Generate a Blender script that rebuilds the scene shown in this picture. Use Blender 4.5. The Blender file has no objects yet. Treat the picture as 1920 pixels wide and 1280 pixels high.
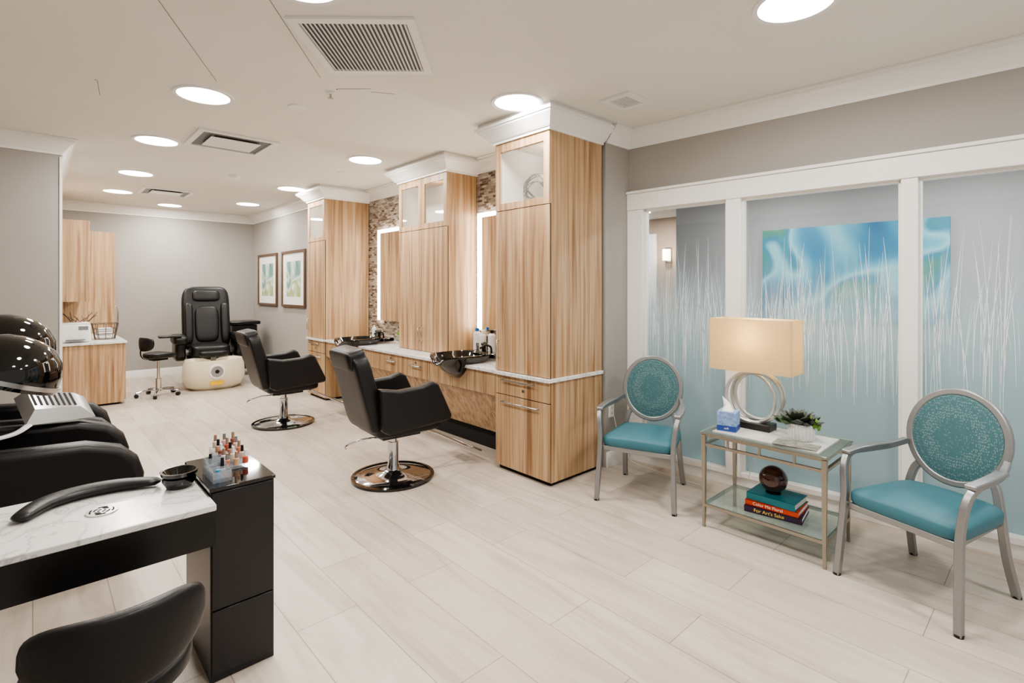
import bpy, math, random
from mathutils import Vector, Matrix
random.seed(7)
PI=math.pi
sc=bpy.context.scene
COL=sc.collection
def lin(c):
    c=c/255.0
    return c/12.92 if c<=0.04045 else ((c+0.055)/1.055)**2.4
def rgb(r,g,b): return (lin(r),lin(g),lin(b),1)
# ---------------- materials ----------------
def newmat(name):
    m=bpy.data.materials.new(name); m.use_nodes=True
    nt=m.node_tree; b=nt.nodes.get('Principled BSDF'); return m,nt,b
def M(name,col,rough=.5,metal=0,noise=0,nscale=40,bump=0,emit=None,es=0,coat=0,trans=0,spec=None):
    m,nt,b=newmat(name)
    b.inputs['Base Color'].default_value=col
    b.inputs['Roughness'].default_value=rough
    b.inputs['Metallic'].default_value=metal
    if coat: b.inputs['Coat Weight'].default_value=coat; b.inputs['Coat Roughness'].default_value=.05
    if trans: b.inputs['Transmission Weight'].default_value=trans
    if spec is not None: b.inputs['Specular IOR Level'].default_value=spec
    if emit: b.inputs['Emission Color'].default_value=emit; b.inputs['Emission Strength'].default_value=es
    if noise or bump:
        tc=nt.nodes.new('ShaderNodeTexCoord'); n=nt.nodes.new('ShaderNodeTexNoise')
        n.inputs['Scale'].default_value=nscale; n.inputs['Detail'].default_value=4
        nt.links.new(tc.outputs['Object'],n.inputs['Vector'])
        if noise:
            r=nt.nodes.new('ShaderNodeValToRGB')
            r.color_ramp.elements[0].position=.3; r.color_ramp.elements[1].position=.7
            r.color_ramp.elements[0].color=tuple(max(0,c*(1-noise)) for c in col[:3])+(1,)
            r.color_ramp.elements[1].color=tuple(min(1,c*(1+noise)) for c in col[:3])+(1,)
            nt.links.new(n.outputs['Fac'],r.inputs['Fac']); nt.links.new(r.outputs['Color'],b.inputs['Base Color'])
        if bump:
            bp=nt.nodes.new('ShaderNodeBump'); bp.inputs['Strength'].default_value=bump; bp.inputs['Distance'].default_value=.01
            nt.links.new(n.outputs['Fac'],bp.inputs['Height']); nt.links.new(bp.outputs['Normal'],b.inputs['Normal'])
    return m
def ramp(nt,stops):
    r=nt.nodes.new('ShaderNodeValToRGB'); cr=r.color_ramp
    while len(cr.elements)<len(stops): cr.elements.new(.5)
    for e,(p,c) in zip(cr.elements,stops): e.position=p; e.color=c
    return r
def wood_mat():
    m,nt,b=newmat('wood_laminate')
    g=nt.nodes.new('ShaderNodeNewGeometry'); mp=nt.nodes.new('ShaderNodeMapping')
    mp.inputs['Scale'].default_value=(16,16,.5)
    nt.links.new(g.outputs['Position'],mp.inputs['Vector'])
    n=nt.nodes.new('ShaderNodeTexNoise'); n.inputs['Scale'].default_value=1.6; n.inputs['Detail'].default_value=5; n.inputs['Distortion'].default_value=.6
    nt.links.new(mp.outputs['Vector'],n.inputs['Vector'])
    mp2=nt.nodes.new('ShaderNodeMapping'); mp2.inputs['Scale'].default_value=(90,90,1.5)
    nt.links.new(g.outputs['Position'],mp2.inputs['Vector'])
    n2=nt.nodes.new('ShaderNodeTexNoise'); n2.inputs['Scale'].default_value=1.5; n2.inputs['Detail'].default_value=3
    nt.links.new(mp2.outputs['Vector'],n2.inputs['Vector'])
    r=ramp(nt,[(.30,rgb(140,106,76)),(.42,rgb(170,136,102)),(.55,rgb(190,159,124)),(.7,rgb(204,176,143))])
    nt.links.new(n.outputs['Fac'],r.inputs['Fac'])
    r2=ramp(nt,[(.35,(.82,.8,.78,1)),(.6,(1,1,1,1))])
    nt.links.new(n2.outputs['Fac'],r2.inputs['Fac'])
    mx=nt.nodes.new('ShaderNodeMix'); mx.data_type='RGBA'; mx.blend_type='MULTIPLY'; mx.inputs[0].default_value=.8
    nt.links.new(r.outputs['Color'],mx.inputs[6]); nt.links.new(r2.outputs['Color'],mx.inputs[7])
    nt.links.new(mx.outputs[2],b.inputs['Base Color']); b.inputs['Roughness'].default_value=.42
    return m
def floor_mat():
    m,nt,b=newmat('floor_plank_tile')
    g=nt.nodes.new('ShaderNodeNewGeometry'); mp=nt.nodes.new('ShaderNodeMapping')
    mp.inputs['Rotation'].default_value=(0,0,PI/2); nt.links.new(g.outputs['Position'],mp.inputs['Vector'])
    br=nt.nodes.new('ShaderNodeTexBrick'); br.offset=.37; br.offset_frequency=2
    br.inputs['Scale'].default_value=1; br.inputs['Brick Width'].default_value=1.22; br.inputs['Row Height'].default_value=.3
    br.inputs['Mortar Size'].default_value=.0022; br.inputs['Mortar Smooth'].default_value=.1
    br.inputs['Color1'].default_value=rgb(205,194,183); br.inputs['Color2'].default_value=rgb(192,180,168); br.inputs['Mortar'].default_value=rgb(150,139,128)
    nt.links.new(mp.outputs['Vector'],br.inputs['Vector'])
    mp2=nt.nodes.new('ShaderNodeMapping'); mp2.inputs['Scale'].default_value=(7,.8,1); nt.links.new(g.outputs['Position'],mp2.inputs['Vector'])
    n=nt.nodes.new('ShaderNodeTexNoise'); n.inputs['Scale'].default_value=1.3; n.inputs['Detail'].default_value=7; n.inputs['Distortion'].default_value=1.3; n.inputs['Roughness'].default_value=.62
    nt.links.new(mp2.outputs['Vector'],n.inputs['Vector'])
    r=ramp(nt,[(.3,(.74,.715,.695,1)),(.46,(.90,.89,.88,1)),(.6,(1,1,1,1))]); nt.links.new(n.outputs['Fac'],r.inputs['Fac'])
    mx=nt.nodes.new('ShaderNodeMix'); mx.data_type='RGBA'; mx.blend_type='MULTIPLY'; mx.inputs[0].default_value=.9
    nt.links.new(br.outputs['Color'],mx.inputs[6]); nt.links.new(r.outputs['Color'],mx.inputs[7])
    nt.links.new(mx.outputs[2],b.inputs['Base Color']); b.inputs['Roughness'].default_value=.4
    return m
def mosaic_mat():
    m,nt,b=newmat('mosaic_tile')
    g=nt.nodes.new('ShaderNodeNewGeometry'); sp=nt.nodes.new('ShaderNodeSeparateXYZ'); cb=nt.nodes.new('ShaderNodeCombineXYZ')
    nt.links.new(g.outputs['Position'],sp.inputs[0]); nt.links.new(sp.outputs['Y'],cb.inputs['X']); nt.links.new(sp.outputs['Z'],cb.inputs['Y'])
    br=nt.nodes.new('ShaderNodeTexBrick'); br.inputs['Scale'].default_value=1; br.inputs['Brick Width'].default_value=.075; br.inputs['Row Height'].default_value=.026
    br.inputs['Mortar Size'].default_value=.0022; br.inputs['Color1'].default_value=rgb(200,190,178); br.inputs['Color2'].default_value=rgb(80,62,48); br.inputs['Mortar'].default_value=rgb(150,140,130)
    nt.links.new(cb.outputs[0],br.inputs['Vector']); nt.links.new(br.outputs['Color'],b.inputs['Base Color']); b.inputs['Roughness'].default_value=.15
    return m
def marble_mat():
    m,nt,b=newmat('white_marble')
    tc=nt.nodes.new('ShaderNodeTexCoord'); n=nt.nodes.new('ShaderNodeTexNoise'); n.inputs['Scale'].default_value=5; n.inputs['Detail'].default_value=8; n.inputs['Distortion'].default_value=1.5
    nt.links.new(tc.outputs['Object'],n.inputs['Vector'])
    r=ramp(nt,[(.3,rgb(228,227,225)),(.47,rgb(222,221,219)),(.505,rgb(188,187,186)),(.54,rgb(224,223,222)),(.8,rgb(232,232,231))])
    nt.links.new(n.outputs['Fac'],r.inputs['Fac']); nt.links.new(r.outputs['Color'],b.inputs['Base Color']); b.inputs['Roughness'].default_value=.18
    return m
def art_mat(name,stops,scale=1.6,dist=2.2):
    m,nt,b=newmat(name)
    tc=nt.nodes.new('ShaderNodeTexCoord'); n=nt.nodes.new('ShaderNodeTexNoise'); n.inputs['Scale'].default_value=scale; n.inputs['Detail'].default_value=1.0; n.inputs['Distortion'].default_value=dist
    nt.links.new(tc.outputs['Object'],n.inputs['Vector'])
    r=ramp(nt,stops); nt.links.new(n.outputs['Fac'],r.inputs['Fac']); nt.links.new(r.outputs['Color'],b.inputs['Base Color']); b.inputs['Roughness'].default_value=.4
    return m
def clear_glass(name,tint=(1,1,1,1),refl=.08,frost=0,frostcol=(1,1,1,1)):
    m=bpy.data.materials.new(name); m.use_nodes=True; nt=m.node_tree; nt.nodes.clear()
    o=nt.nodes.new('ShaderNodeOutputMaterial'); t=nt.nodes.new('ShaderNodeBsdfTransparent'); t.inputs[0].default_value=tint
    gl=nt.nodes.new('ShaderNodeBsdfGlossy'); gl.inputs['Roughness'].default_value=.02
    mx=nt.nodes.new('ShaderNodeMixShader'); mx.inputs[0].default_value=refl
    nt.links.new(t.outputs[0],mx.inputs[1]); nt.links.new(gl.outputs[0],mx.inputs[2]); last=mx
    if frost:
        d=nt.nodes.new('ShaderNodeBsdfDiffuse'); d.inputs[0].default_value=frostcol
        m2=nt.nodes.new('ShaderNodeMixShader'); m2.inputs[0].default_value=frost
        nt.links.new(last.outputs[0],m2.inputs[1]); nt.links.new(d.outputs[0],m2.inputs[2]); last=m2
    nt.links.new(last.outputs[0],o.inputs[0]); return m
def frosted_window_mat():
    m=bpy.data.materials.new('frosted_reed_glass'); m.use_nodes=True; nt=m.node_tree; nt.nodes.clear()
    o=nt.nodes.new('ShaderNodeOutputMaterial'); g=nt.nodes.new('ShaderNodeNewGeometry'); sp=nt.nodes.new('ShaderNodeSeparateXYZ')
    nt.links.new(g.outputs['Position'],sp.inputs[0])
    mp=nt.nodes.new('ShaderNodeMapping'); mp.inputs['Scale'].default_value=(1,34,.6); nt.links.new(g.outputs['Position'],mp.inputs['Vector'])
    n=nt.nodes.new('ShaderNodeTexNoise'); n.inputs['Scale'].default_value=1; n.inputs['Detail'].default_value=3; nt.links.new(mp.outputs[0],n.inputs['Vector'])
    ma=nt.nodes.new('ShaderNodeMath'); ma.operation='MULTIPLY_ADD'; ma.inputs[1].default_value=.6; nt.links.new(n.outputs['Fac'],ma.inputs[0]); nt.links.new(sp.outputs['Z'],ma.inputs[2])
    mr=nt.nodes.new('ShaderNodeMapRange'); mr.interpolation_type='SMOOTHSTEP'
    mr.inputs['From Min'].default_value=1.1; mr.inputs['From Max'].default_value=2.2; mr.inputs['To Min'].default_value=.94; mr.inputs['To Max'].default_value=.02
    nt.links.new(ma.outputs[0],mr.inputs['Value'])
    t=nt.nodes.new('ShaderNodeBsdfTransparent'); gl=nt.nodes.new('ShaderNodeBsdfGlossy'); gl.inputs['Roughness'].default_value=.03
    m1=nt.nodes.new('ShaderNodeMixShader'); m1.inputs[0].default_value=.05; nt.links.new(t.outputs[0],m1.inputs[1]); nt.links.new(gl.outputs[0],m1.inputs[2])
    d=nt.nodes.new('ShaderNodeBsdfDiffuse'); d.inputs[0].default_value=rgb(180,199,202)
    tl=nt.nodes.new('ShaderNodeBsdfTranslucent'); tl.inputs[0].default_value=rgb(188,209,213)
    m2=nt.nodes.new('ShaderNodeMixShader'); m2.inputs[0].default_value=.5; nt.links.new(d.outputs[0],m2.inputs[1]); nt.links.new(tl.outputs[0],m2.inputs[2])
    m3=nt.nodes.new('ShaderNodeMixShader'); nt.links.new(mr.outputs[0],m3.inputs[0]); nt.links.new(m1.outputs[0],m3.inputs[1]); nt.links.new(m2.outputs[0],m3.inputs[2])
    nt.links.new(m3.outputs[0],o.inputs[0]); return m
def fabric_mat():
    m,nt,b=newmat('teal_woven_fabric')
    tc=nt.nodes.new('ShaderNodeTexCoord'); mp=nt.nodes.new('ShaderNodeMapping'); mp.inputs['Scale'].default_value=(1,1,.45); nt.links.new(tc.outputs['Object'],mp.inputs['Vector'])
    v=nt.nodes.new('ShaderNodeTexVoronoi'); v.inputs['Scale'].default_value=150; v.inputs['Randomness'].default_value=.55
    nt.links.new(mp.outputs[0],v.inputs['Vector'])
    r=ramp(nt,[(.2,rgb(124,148,146)),(.42,rgb(74,108,114))]); nt.links.new(v.outputs['Distance'],r.inputs['Fac'])
    nt.links.new(r.outputs['Color'],b.inputs['Base Color']); b.inputs['Roughness'].default_value=.85; b.inputs['Specular IOR Level'].default_value=.2; return m
def shade_mat():
    m=bpy.data.materials.new('lamp_shade_fabric'); m.use_nodes=True; nt=m.node_tree; nt.nodes.clear()
    o=nt.nodes.new('ShaderNodeOutputMaterial'); d=nt.nodes.new('ShaderNodeBsdfDiffuse'); d.inputs[0].default_value=rgb(226,210,176)
    t=nt.nodes.new('ShaderNodeBsdfTranslucent'); t.inputs[0].default_value=rgb(236,216,172)
    mx=nt.nodes.new('ShaderNodeMixShader'); mx.inputs[0].default_value=.45
    nt.links.new(d.outputs[0],mx.inputs[1]); nt.links.new(t.outputs[0],mx.inputs[2]); nt.links.new(mx.outputs[0],o.inputs[0]); return m

WOOD=wood_mat(); FLOOR=floor_mat(); MOSAIC=mosaic_mat(); MARBLE=marble_mat()
WALL=M('wall_paint_gray',rgb(163,159,154),.7,noise=.015,nscale=3)
CEIL=M('ceiling_paint',rgb(234,231,224),.8,noise=.01,nscale=2)
TRIM=M('trim_paint_white',rgb(240,239,236),.35)
BLACKL=M('black_leather',rgb(22,21,22),.40,noise=.08,nscale=60,bump=.08,spec=.4)
BLACKP=M('black_plastic',rgb(13,13,14),.28)
BLACKG=M('black_gloss',rgb(9,9,10),.06,coat=.5)
BLACKLAM=M('black_laminate',rgb(26,26,29),.25)
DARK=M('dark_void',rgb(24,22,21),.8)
CHROME=M('chrome',rgb(205,205,208),.07,1)
STEEL=M('brushed_steel',rgb(180,180,180),.28,1)
SILVER=M('silver_painted_metal',rgb(158,159,160),.38,.8)
TEAL=M('teal_vinyl',rgb(66,112,124),.5,noise=.03,nscale=30,spec=.35)
FABRIC=fabric_mat()
CREAM=M('cream_plastic',rgb(226,216,190),.25)
WHITEP=M('white_plastic',rgb(235,235,235),.3)
GREYP=M('grey_plastic',rgb(120,120,122),.4)
EMIT=M('downlight_lens',rgb(255,255,255),.5,emit=(1,.96,.9,1),es=18)
MIRLED=M('mirror_led_strip',rgb(255,255,255),.5,emit=(1,.91,.76,1),es=18)
MIRROR=M('mirror_silvered',rgb(235,235,235),.01,1)
GLASS=clear_glass('clear_glass'); TGLASS=clear_glass('table_glass',(.9,.96,.94,1),.12,.12,rgb(200,215,212))
CABGLASS=clear_glass('cabinet_glass',(1,1,1,1),.06,.05,rgb(225,225,222))
ACRYL=clear_glass('clear_acrylic',(.93,.95,.97,1),.12,.14,rgb(225,230,235))
REEDG=frosted_window_mat()
REED=M('etched_reed_white',rgb(232,238,240),.6)
SHADE=shade_mat()
CABIN=M('cabinet_interior_white',rgb(225,222,215),.5)
GREEN=M('succulent_green',rgb(66,92,60),.5,noise=.3,nscale=20)
DKGREEN=M('succulent_dark',rgb(56,64,54),.5,noise=.3,nscale=20)
LGREEN=M('leaf_light_green',rgb(104,140,50),.5)
FRAMEW=M('walnut_frame',rgb(92,70,54),.4,noise=.1,nscale=15)
MAT_W=M('mat_board',rgb(232,232,228),.7)
ARTBLUE=art_mat('art_blue_flower',[(.30,rgb(10,80,128)),(.42,rgb(36,128,160)),(.49,rgb(96,168,186)),(.53,rgb(136,190,198)),(.58,rgb(44,126,152)),(.66,rgb(70,134,110)),(.74,rgb(140,180,150))],1.35,.7)
ARTGREEN=art_mat('art_green_flower',[(.3,rgb(70,116,120)),(.42,rgb(124,162,152)),(.5,rgb(205,220,214)),(.58,rgb(154,168,108)),(.7,rgb(225,230,220))],2.2,.9)
HALLW=M('hall_wall_paint',rgb(154,153,153),.7); HALLB=M('hall_wall_beige',rgb(172,150,130),.7)
HALLF=M('hall_carpet',rgb(146,150,152),.9,noise=.1,nscale=8)
CONE=M('sconce_glow',rgb(255,240,215),.5,emit=(1,.88,.66,1),es=8)

# ---------------- mesh helpers ----------------
class G:
    def __init__(s,name,loc=(0,0,0),rz=0):
        s.e=bpy.data.objects.new(name,None); s.e.empty_display_size=.1; COL.objects.link(s.e)
        s.e.location=loc; s.e.rotation_euler=(0,0,rz)
def add(g,name,verts,faces,mat,bevel=0,seg=2,sub=0,angle=38,loc=(0,0,0),rot=(0,0,0)):
    me=bpy.data.meshes.new(name); me.from_pydata([tuple(v) for v in verts],[],faces)
    import bmesh
    bm=bmesh.new(); bm.from_mesh(me); bmesh.ops.recalc_face_normals(bm,faces=bm.faces); bm.to_mesh(me); bm.free()
    for p in me.polygons: p.use_smooth=True
    me.set_sharp_from_angle(angle=math.radians(angle))
    me.materials.append(mat)
    o=bpy.data.objects.new(name,me); COL.objects.link(o)
    if g: o.parent=g.e
    o.location=loc; o.rotation_euler=rot
    if bevel:
        b=o.modifiers.new('b','BEVEL'); b.width=bevel; b.segments=seg; b.limit_method='ANGLE'; b.angle_limit=math.radians(40)
    if sub:
        s=o.modifiers.new('s','SUBSURF'); s.levels=sub; s.render_levels=sub
    return o
def box(g,name,c,s,mat,bevel=0,rot=(0,0,0),seg=2):
    x,y,z=[a/2 for a in s]
    v=[(-x,-y,-z),(x,-y,-z),(x,y,-z),(-x,y,-z),(-x,-y,z),(x,-y,z),(x,y,z),(-x,y,z)]
    f=[(0,3,2,1),(4,5,6,7),(0,1,5,4),(1,2,6,5),(2,3,7,6),(3,0,4,7)]
    return add(g,name,v,f,mat,bevel,seg,loc=c,rot=rot)
def bx(g,name,x0,x1,y0,y1,z0,z1,mat,bevel=0):
    return box(g,name,((x0+x1)/2,(y0+y1)/2,(z0+z1)/2),(abs(x1-x0),abs(y1-y0),abs(z1-z0)),mat,bevel)
def cyl(g,name,p1,p2,r1,mat,r2=None,n=24):
    r2=r1 if r2 is None else r2
    p1=Vector(p1);p2=Vector(p2);d=(p2-p1).normalized()
    a=d.orthogonal().normalized(); b=d.cross(a)
    v=[];
    for p,r in((p1,r1),(p2,r2)):
        for i in range(n):
            t=2*PI*i/n; v.append(p+a*math.cos(t)*r+b*math.sin(t)*r)
    f=[(i,(i+1)%n,n+(i+1)%n,n+i) for i in range(n)]+[tuple(range(n)),tuple(range(n,2*n))]
    return add(g,name,v,f,mat)
def lathe(g,name,prof,mat,n=40,loc=(0,0,0),rot=(0,0,0),sx=1,sy=1,angle=38):
    v=[];idx=[]
    for r,z in prof:
        if r<1e-5: idx.append([len(v)]); v.append((0,0,z))
        else:
            idx.append(list(range(len(v),len(v)+n)))
            for i in range(n):
                t=2*PI*i/n; v.append((r*math.cos(t)*sx,r*math.sin(t)*sy,z))
    f=[]
    for a,b in zip(idx,idx[1:]):
        for i in range(n):
            j=(i+1)%n
            if len(a)==1 and len(b)==1: continue
            if len(a)==1: f.append((a[0],b[j],b[i]))
            elif len(b)==1: f.append((a[i],a[j],b[0]))
            else: f.append((a[i],a[j],b[j],b[i]))
    return add(g,name,v,f,mat,loc=loc,rot=rot,angle=angle)
def spow(c,e): return math.copysign(abs(c)**e,c)
def cush(g,name,c,s,mat,e1=.35,e2=.35,rot=(0,0,0),nu=20,nv=40,fn=None):
    v=[];f=[]
    for i in range(nu+1):
        u=-PI/2+PI*i/nu
        for j in range(nv):
            w=2*PI*j/nv
            p=[s[0]/2*spow(math.cos(u),e1)*spow(math.cos(w),e2), s[1]/2*spow(math.cos(u),e1)*spow(math.sin(w),e2), s[2]/2*spow(math.sin(u),e1)]
            if fn: p=fn(*p)
            v.append(p)
    for i in range(nu):
        for j in range(nv):
            k=(j+1)%nv; f.append((i*nv+j,i*nv+k,(i+1)*nv+k,(i+1)*nv+j))
    o=add(g,name,v,f,mat,loc=c,rot=rot,angle=70)
    return o
def smooth(pts,k=6,closed=False):
    P=[Vector(p) for p in pts]; n=len(P); out=[]
    rng=n if closed else n-1
    for i in range(rng):
        p0=P[(i-1)%n] if closed or i>0 else P[0]; p1=P[i]; p2=P[(i+1)%n]; p3=P[(i+2)%n] if closed or i+2<n else P[-1]
        for j in range(k):
            t=j/k; out.append(.5*((2*p1)+(p2-p0)*t+(2*p0-5*p1+4*p2-p3)*t*t+(3*p1-p0-3*p2+p3)*t**3))
    if not closed: out.append(P[-1])
    return out
def sweep(g,name,pts,w,h,mat,closed=False,n=12,ref=(0,0,1),tap=None,bevel=0,loc=(0,0,0),rot=(0,0,0)):
    P=[Vector(p) for p in pts]; N=len(P); v=[];f=[]; ref=Vector(ref); nrm=None
    for i in range(N):
        if closed: t=(P[(i+1)%N]-P[i-1]).normalized()
        else: t=(P[min(i+1,N-1)]-P[max(i-1,0)]).normalized()
        if nrm is None:
            nrm=ref-t*ref.dot(t)
            if nrm.length<1e-3: nrm=t.orthogonal()
        else: nrm=nrm-t*nrm.dot(t)
        nrm.normalize(); side=t.cross(nrm)
        k=tap(i/(N-1)) if tap else 1
        for j in range(n):
            if n==4:
                a=[(-1,-1),(1,-1),(1,1),(-1,1)][j]; v.append(P[i]+side*a[0]*w/2*k+nrm*a[1]*h/2*k)
            else:
                q=2*PI*j/n; v.append(P[i]+side*math.cos(q)*w/2*k+nrm*math.sin(q)*h/2*k)
    rng=N if closed else N-1
    for i in range(rng):
        for j in range(n):
            a=i*n+j;b=i*n+(j+1)%n;c=((i+1)%N)*n+(j+1)%n;d=((i+1)%N)*n+j; f.append((a,b,c,d))
    if not closed: f+= [tuple(range(n)),tuple(range((N-1)*n,N*n))]
    return add(g,name,v,f,mat,bevel,loc=loc,rot=rot,angle=45)
def prism(g,name,poly,axis,a0,a1,mat,bevel=0,seg=3,loc=(0,0,0),rot=(0,0,0)):
    def P(p,a):
        return {'y':(p[0],a,p[1]),'x':(a,p[0],p[1]),'z':(p[0],p[1],a)}[axis]
    n=len(poly); v=[P(p,a0) for p in poly]+[P(p,a1) for p in poly]
    f=[tuple(range(n)),tuple(range(n,2*n))]+[(i,(i+1)%n,n+(i+1)%n,n+i) for i in range(n)]
    return add(g,name,v,f,mat,bevel,seg,loc=loc,rot=rot)
def loft(g,name,rings,mat,capa=True,capb=True,sub=0,loc=(0,0,0),rot=(0,0,0),angle=60):
    n=len(rings[0]); v=[p for r in rings for p in r]; f=[]
    for i in range(len(rings)-1):
        for j in range(n):
            k=(j+1)%n; f.append((i*n+j,i*n+k,(i+1)*n+k,(i+1)*n+j))
    if capa: f.append(tuple(range(n)))
    if capb: f.append(tuple(range((len(rings)-1)*n,len(rings)*n)))
    return add(g,name,v,f,mat,sub=sub,loc=loc,rot=rot,angle=angle)
def molding(name,path,prof,mat):
    P=[Vector((p[0],p[1])) for p in path]; n=len(P); m=len(prof); v=[];f=[]
    for i in range(n):
        ns=[]
        if i>0: d=(P[i]-P[i-1]).normalized(); ns.append(Vector((-d.y,d.x)))
        if i<n-1: d=(P[i+1]-P[i]).normalized(); ns.append(Vector((-d.y,d.x)))
        if len(ns)==2:
            mt=(ns[0]+ns[1]); mt=mt/ (1+ns[0].dot(ns[1]))
        else: mt=ns[0]
        for o,z in prof: v.append((P[i].x+mt.x*o,P[i].y+mt.y*o,z))
    for i in range(n-1):
        for j in range(m):
            k=(j+1)%m; f.append((i*m+j,i*m+k,(i+1)*m+k,(i+1)*m+j))
    f+=[tuple(range(m)),tuple(range((n-1)*m,n*m))]
    return add(None,name,v,f,mat,angle=30)
def text(g,name,s,size,loc,rot,mat):
    c=bpy.data.curves.new(name,'FONT'); c.body=s; c.size=size; c.align_x='CENTER'; c.align_y='CENTER'; c.extrude=.0004
    o=bpy.data.objects.new(name,c); COL.objects.link(o); o.data.materials.append(mat); o.parent=g.e; o.location=loc; o.rotation_euler=rot

H=3.05
# ---------------- room shell ----------------
bx(None,'floor',-1.8,4.35,-1.6,11.5,-.1,0,FLOOR)
bx(None,'ceiling',-1.8,4.5,-1.6,11.5,H,H+.1,CEIL)
bx(None,'wall_back',.1,3.5,11.3,11.42,0,H,WALL)
bx(None,'wall_left_recess',.08,.2,6.8,11.3,0,H,WALL)
bx(None,'wall_left_return',-1.72,.2,6.68,6.8,0,H,WALL)
bx(None,'trim_corner_left',.19,.212,6.672,6.80,.13,H-.17,TRIM)
bx(None,'wall_left',-1.72,-1.6,-1.6,6.68,0,H,WALL)
bx(None,'wall_right_far',3.3,3.42,7.78,11.3,0,H,WALL)
bx(None,'wall_right_station',3.72,3.84,2.9,7.78,0,H,MOSAIC)
bx(None,'wall_right_pillar',3.74,4.09,2.80,2.92,0,H,WALL)
# window wall (slightly rotated): local x = along wall toward camera side, y = outward
WA=math.atan2(-.998,.0628); WO=(4.09,2.80,0)
def wl(s,o): # local->world
    return (WO[0]+s*math.cos(WA)-o*math.sin(WA), WO[1]+s*math.sin(WA)+o*math.cos(WA))
def wbox(g,name,s0,s1,o0,o1,z0,z1,mat,bevel=0):
    if g: return bx(g,name,s0,s1,o0,o1,z0,z1,mat,bevel)
    o=box(None,name,(0,0,0),(s1-s0,o1-o0,z1-z0),mat,bevel)
    x,y=wl((s0+s1)/2,(o0+o1)/2); o.location=(x,y,(z0+z1)/2); o.rotation_euler=(0,0,WA); return o
wbox(None,'wall_right',0,4.6,0,.13,2.47,H,WALL)
wbox(None,'wall_right_end',3.27,4.6,0,.13,0,2.47,WALL)
wbox(None,'wall_right_sill',0,3.27,.005,.12,0,.09,TRIM)
W=G('window_1',WO,WA)
panes=[(.161,.910),(1.028,2.056),(2.146,3.17)]
zb,zt=.13,2.32
for i,(a,b) in enumerate([(.0,.161),(.910,1.028),(2.056,2.146),(3.17,3.30)]):
    wbox(W,'mullion_%d'%i,a,b,-.022,.1,.09,zt,TRIM,.004)
wbox(W,'head_casing',0,3.30,-.03,.1,zt,2.47,TRIM,.004)
wbox(W,'head_cap',-.0,3.30,-.045,.0,2.47,2.495,TRIM,.004)
wbox(W,'bottom_rail',0,3.30,-.015,.1,.09,zb,TRIM,.003)
for i,(a,b) in enumerate(panes):
    for k,(s0,s1,z0,z1) in enumerate([(a,a+.018,zb,zt),(b-.018,b,zb,zt),(a,b,zt-.018,zt)]):
        wbox(W,'bead_%d_%d'%(i,k),s0,s1,.02,.06,z0,z1,TRIM)
    wbox(W,'glass_%d'%i,a,b,.055,.061,zb,zt,REEDG)
    v=[];f=[]
    n=int((b-a)*110)
    for q in range(n):
        s0=random.uniform(a+.02,b-.02); z0=random.uniform(.75,1.25); z1=random.choice([random.uniform(1.4,1.75),random.uniform(1.5,2.05)]); ln=random.uniform(-.06,.06); w=random.uniform(.0015,.0038)
        base=len(v)
        for k in range(9):
            t=k/8; s=s0+ln*t*t; s=min(max(s,a+.01),b-.01); ww=w*math.sin(PI*(.12+.86*t))+.0005
            z=z0+(z1-z0)*t
            v+=[(s-ww/2,.053,z),(s+ww/2,.053,z)]
        for k in range(8):
            f.append((base+2*k,base+2*k+1,base+2*k+3,base+2*k+2))
    add(W,'etched_reeds_%d'%i,v,f,REED)
# crown + base
def crownprof(zt,h,p): return [(0,zt-h),(.012,zt-h),(.016,zt-h*.86),(p*.32,zt-h*.72),(p*.52,zt-h*.45),(p*.82,zt-h*.25),(p*.86,zt-h*.12),(p,zt-h*.1),(p,zt-.001),(0,zt-.001)]
CR=crownprof(H,.155,.12)
molding('trim_crown_right',[wl(4.6,0),wl(0,0),(3.75,2.80)],CR,TRIM)
molding('trim_crown_station',[(3.72,3.49),(3.72,7.16)],CR,TRIM)
molding('trim_crown_far',[(3.3,7.79),(3.3,11.3),(.2,11.3),(.2,6.68),(-1.6,6.68),(-1.6,-1.6)],CR,TRIM)
BP=[(0,0.001),(.016,0.001),(.016,.11),(.008,.135),(0,.135)]
molding('baseboard_far',[(3.3,7.79),(3.3,11.3),(1.02,11.3)],BP,TRIM)
molding('baseboard_left',[(.2,8.88),(.2,6.68),(-1.6,6.68),(-1.6,-1.6)],BP,TRIM)
molding('baseboard_right',[wl(4.6,0),wl(3.3,0)],BP,TRIM)
molding('baseboard_pillar',[wl(.0,0),(3.75,2.80)],BP,TRIM)
# hall beyond the glass
bx(None,'floor_hall',4.35,8.5,-2.5,6.5,-.1,0,HALLF)
bx(None,'ceiling_hall',4.5,8.5,-2.5,6.5,2.75,2.85,CEIL)
bx(None,'wall_hall',6.2,6.32,-2.5,3.5,0,2.75,HALLW)
bx(None,'wall_hall_end',7.6,7.72,2.5,6.5,0,2.75,HALLB)
d=G('door_1',(7.59,5.2,0)); bx(d,'casing_left',-.03,0,-.57,-.45,0,2.5,TRIM); bx(d,'casing_right',-.03,0,.45,.57,0,2.5,TRIM); bx(d,'casing_top',-.03,0,-.45,.45,2.38,2.5,TRIM); bx(d,'leaf',-.015,0,-.45,.45,0,2.38,TRIM)
s=G('wall_sconce',(7.6,4.42,2.14)); bx(s,'backplate',-.02,.0,-.05,.05,-.12,.12,STEEL); lathe(s,'shade',[(0,-.09),(.06,-.09),(.06,.09),(0,.09)],CONE,loc=(-.08,0,0))
p=G('blue_flower_painting',(6.2,1.56,1.76)); bx(p,'canvas',-.035,.0,-.83,.83,-.5,.5,ARTBLUE)

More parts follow.
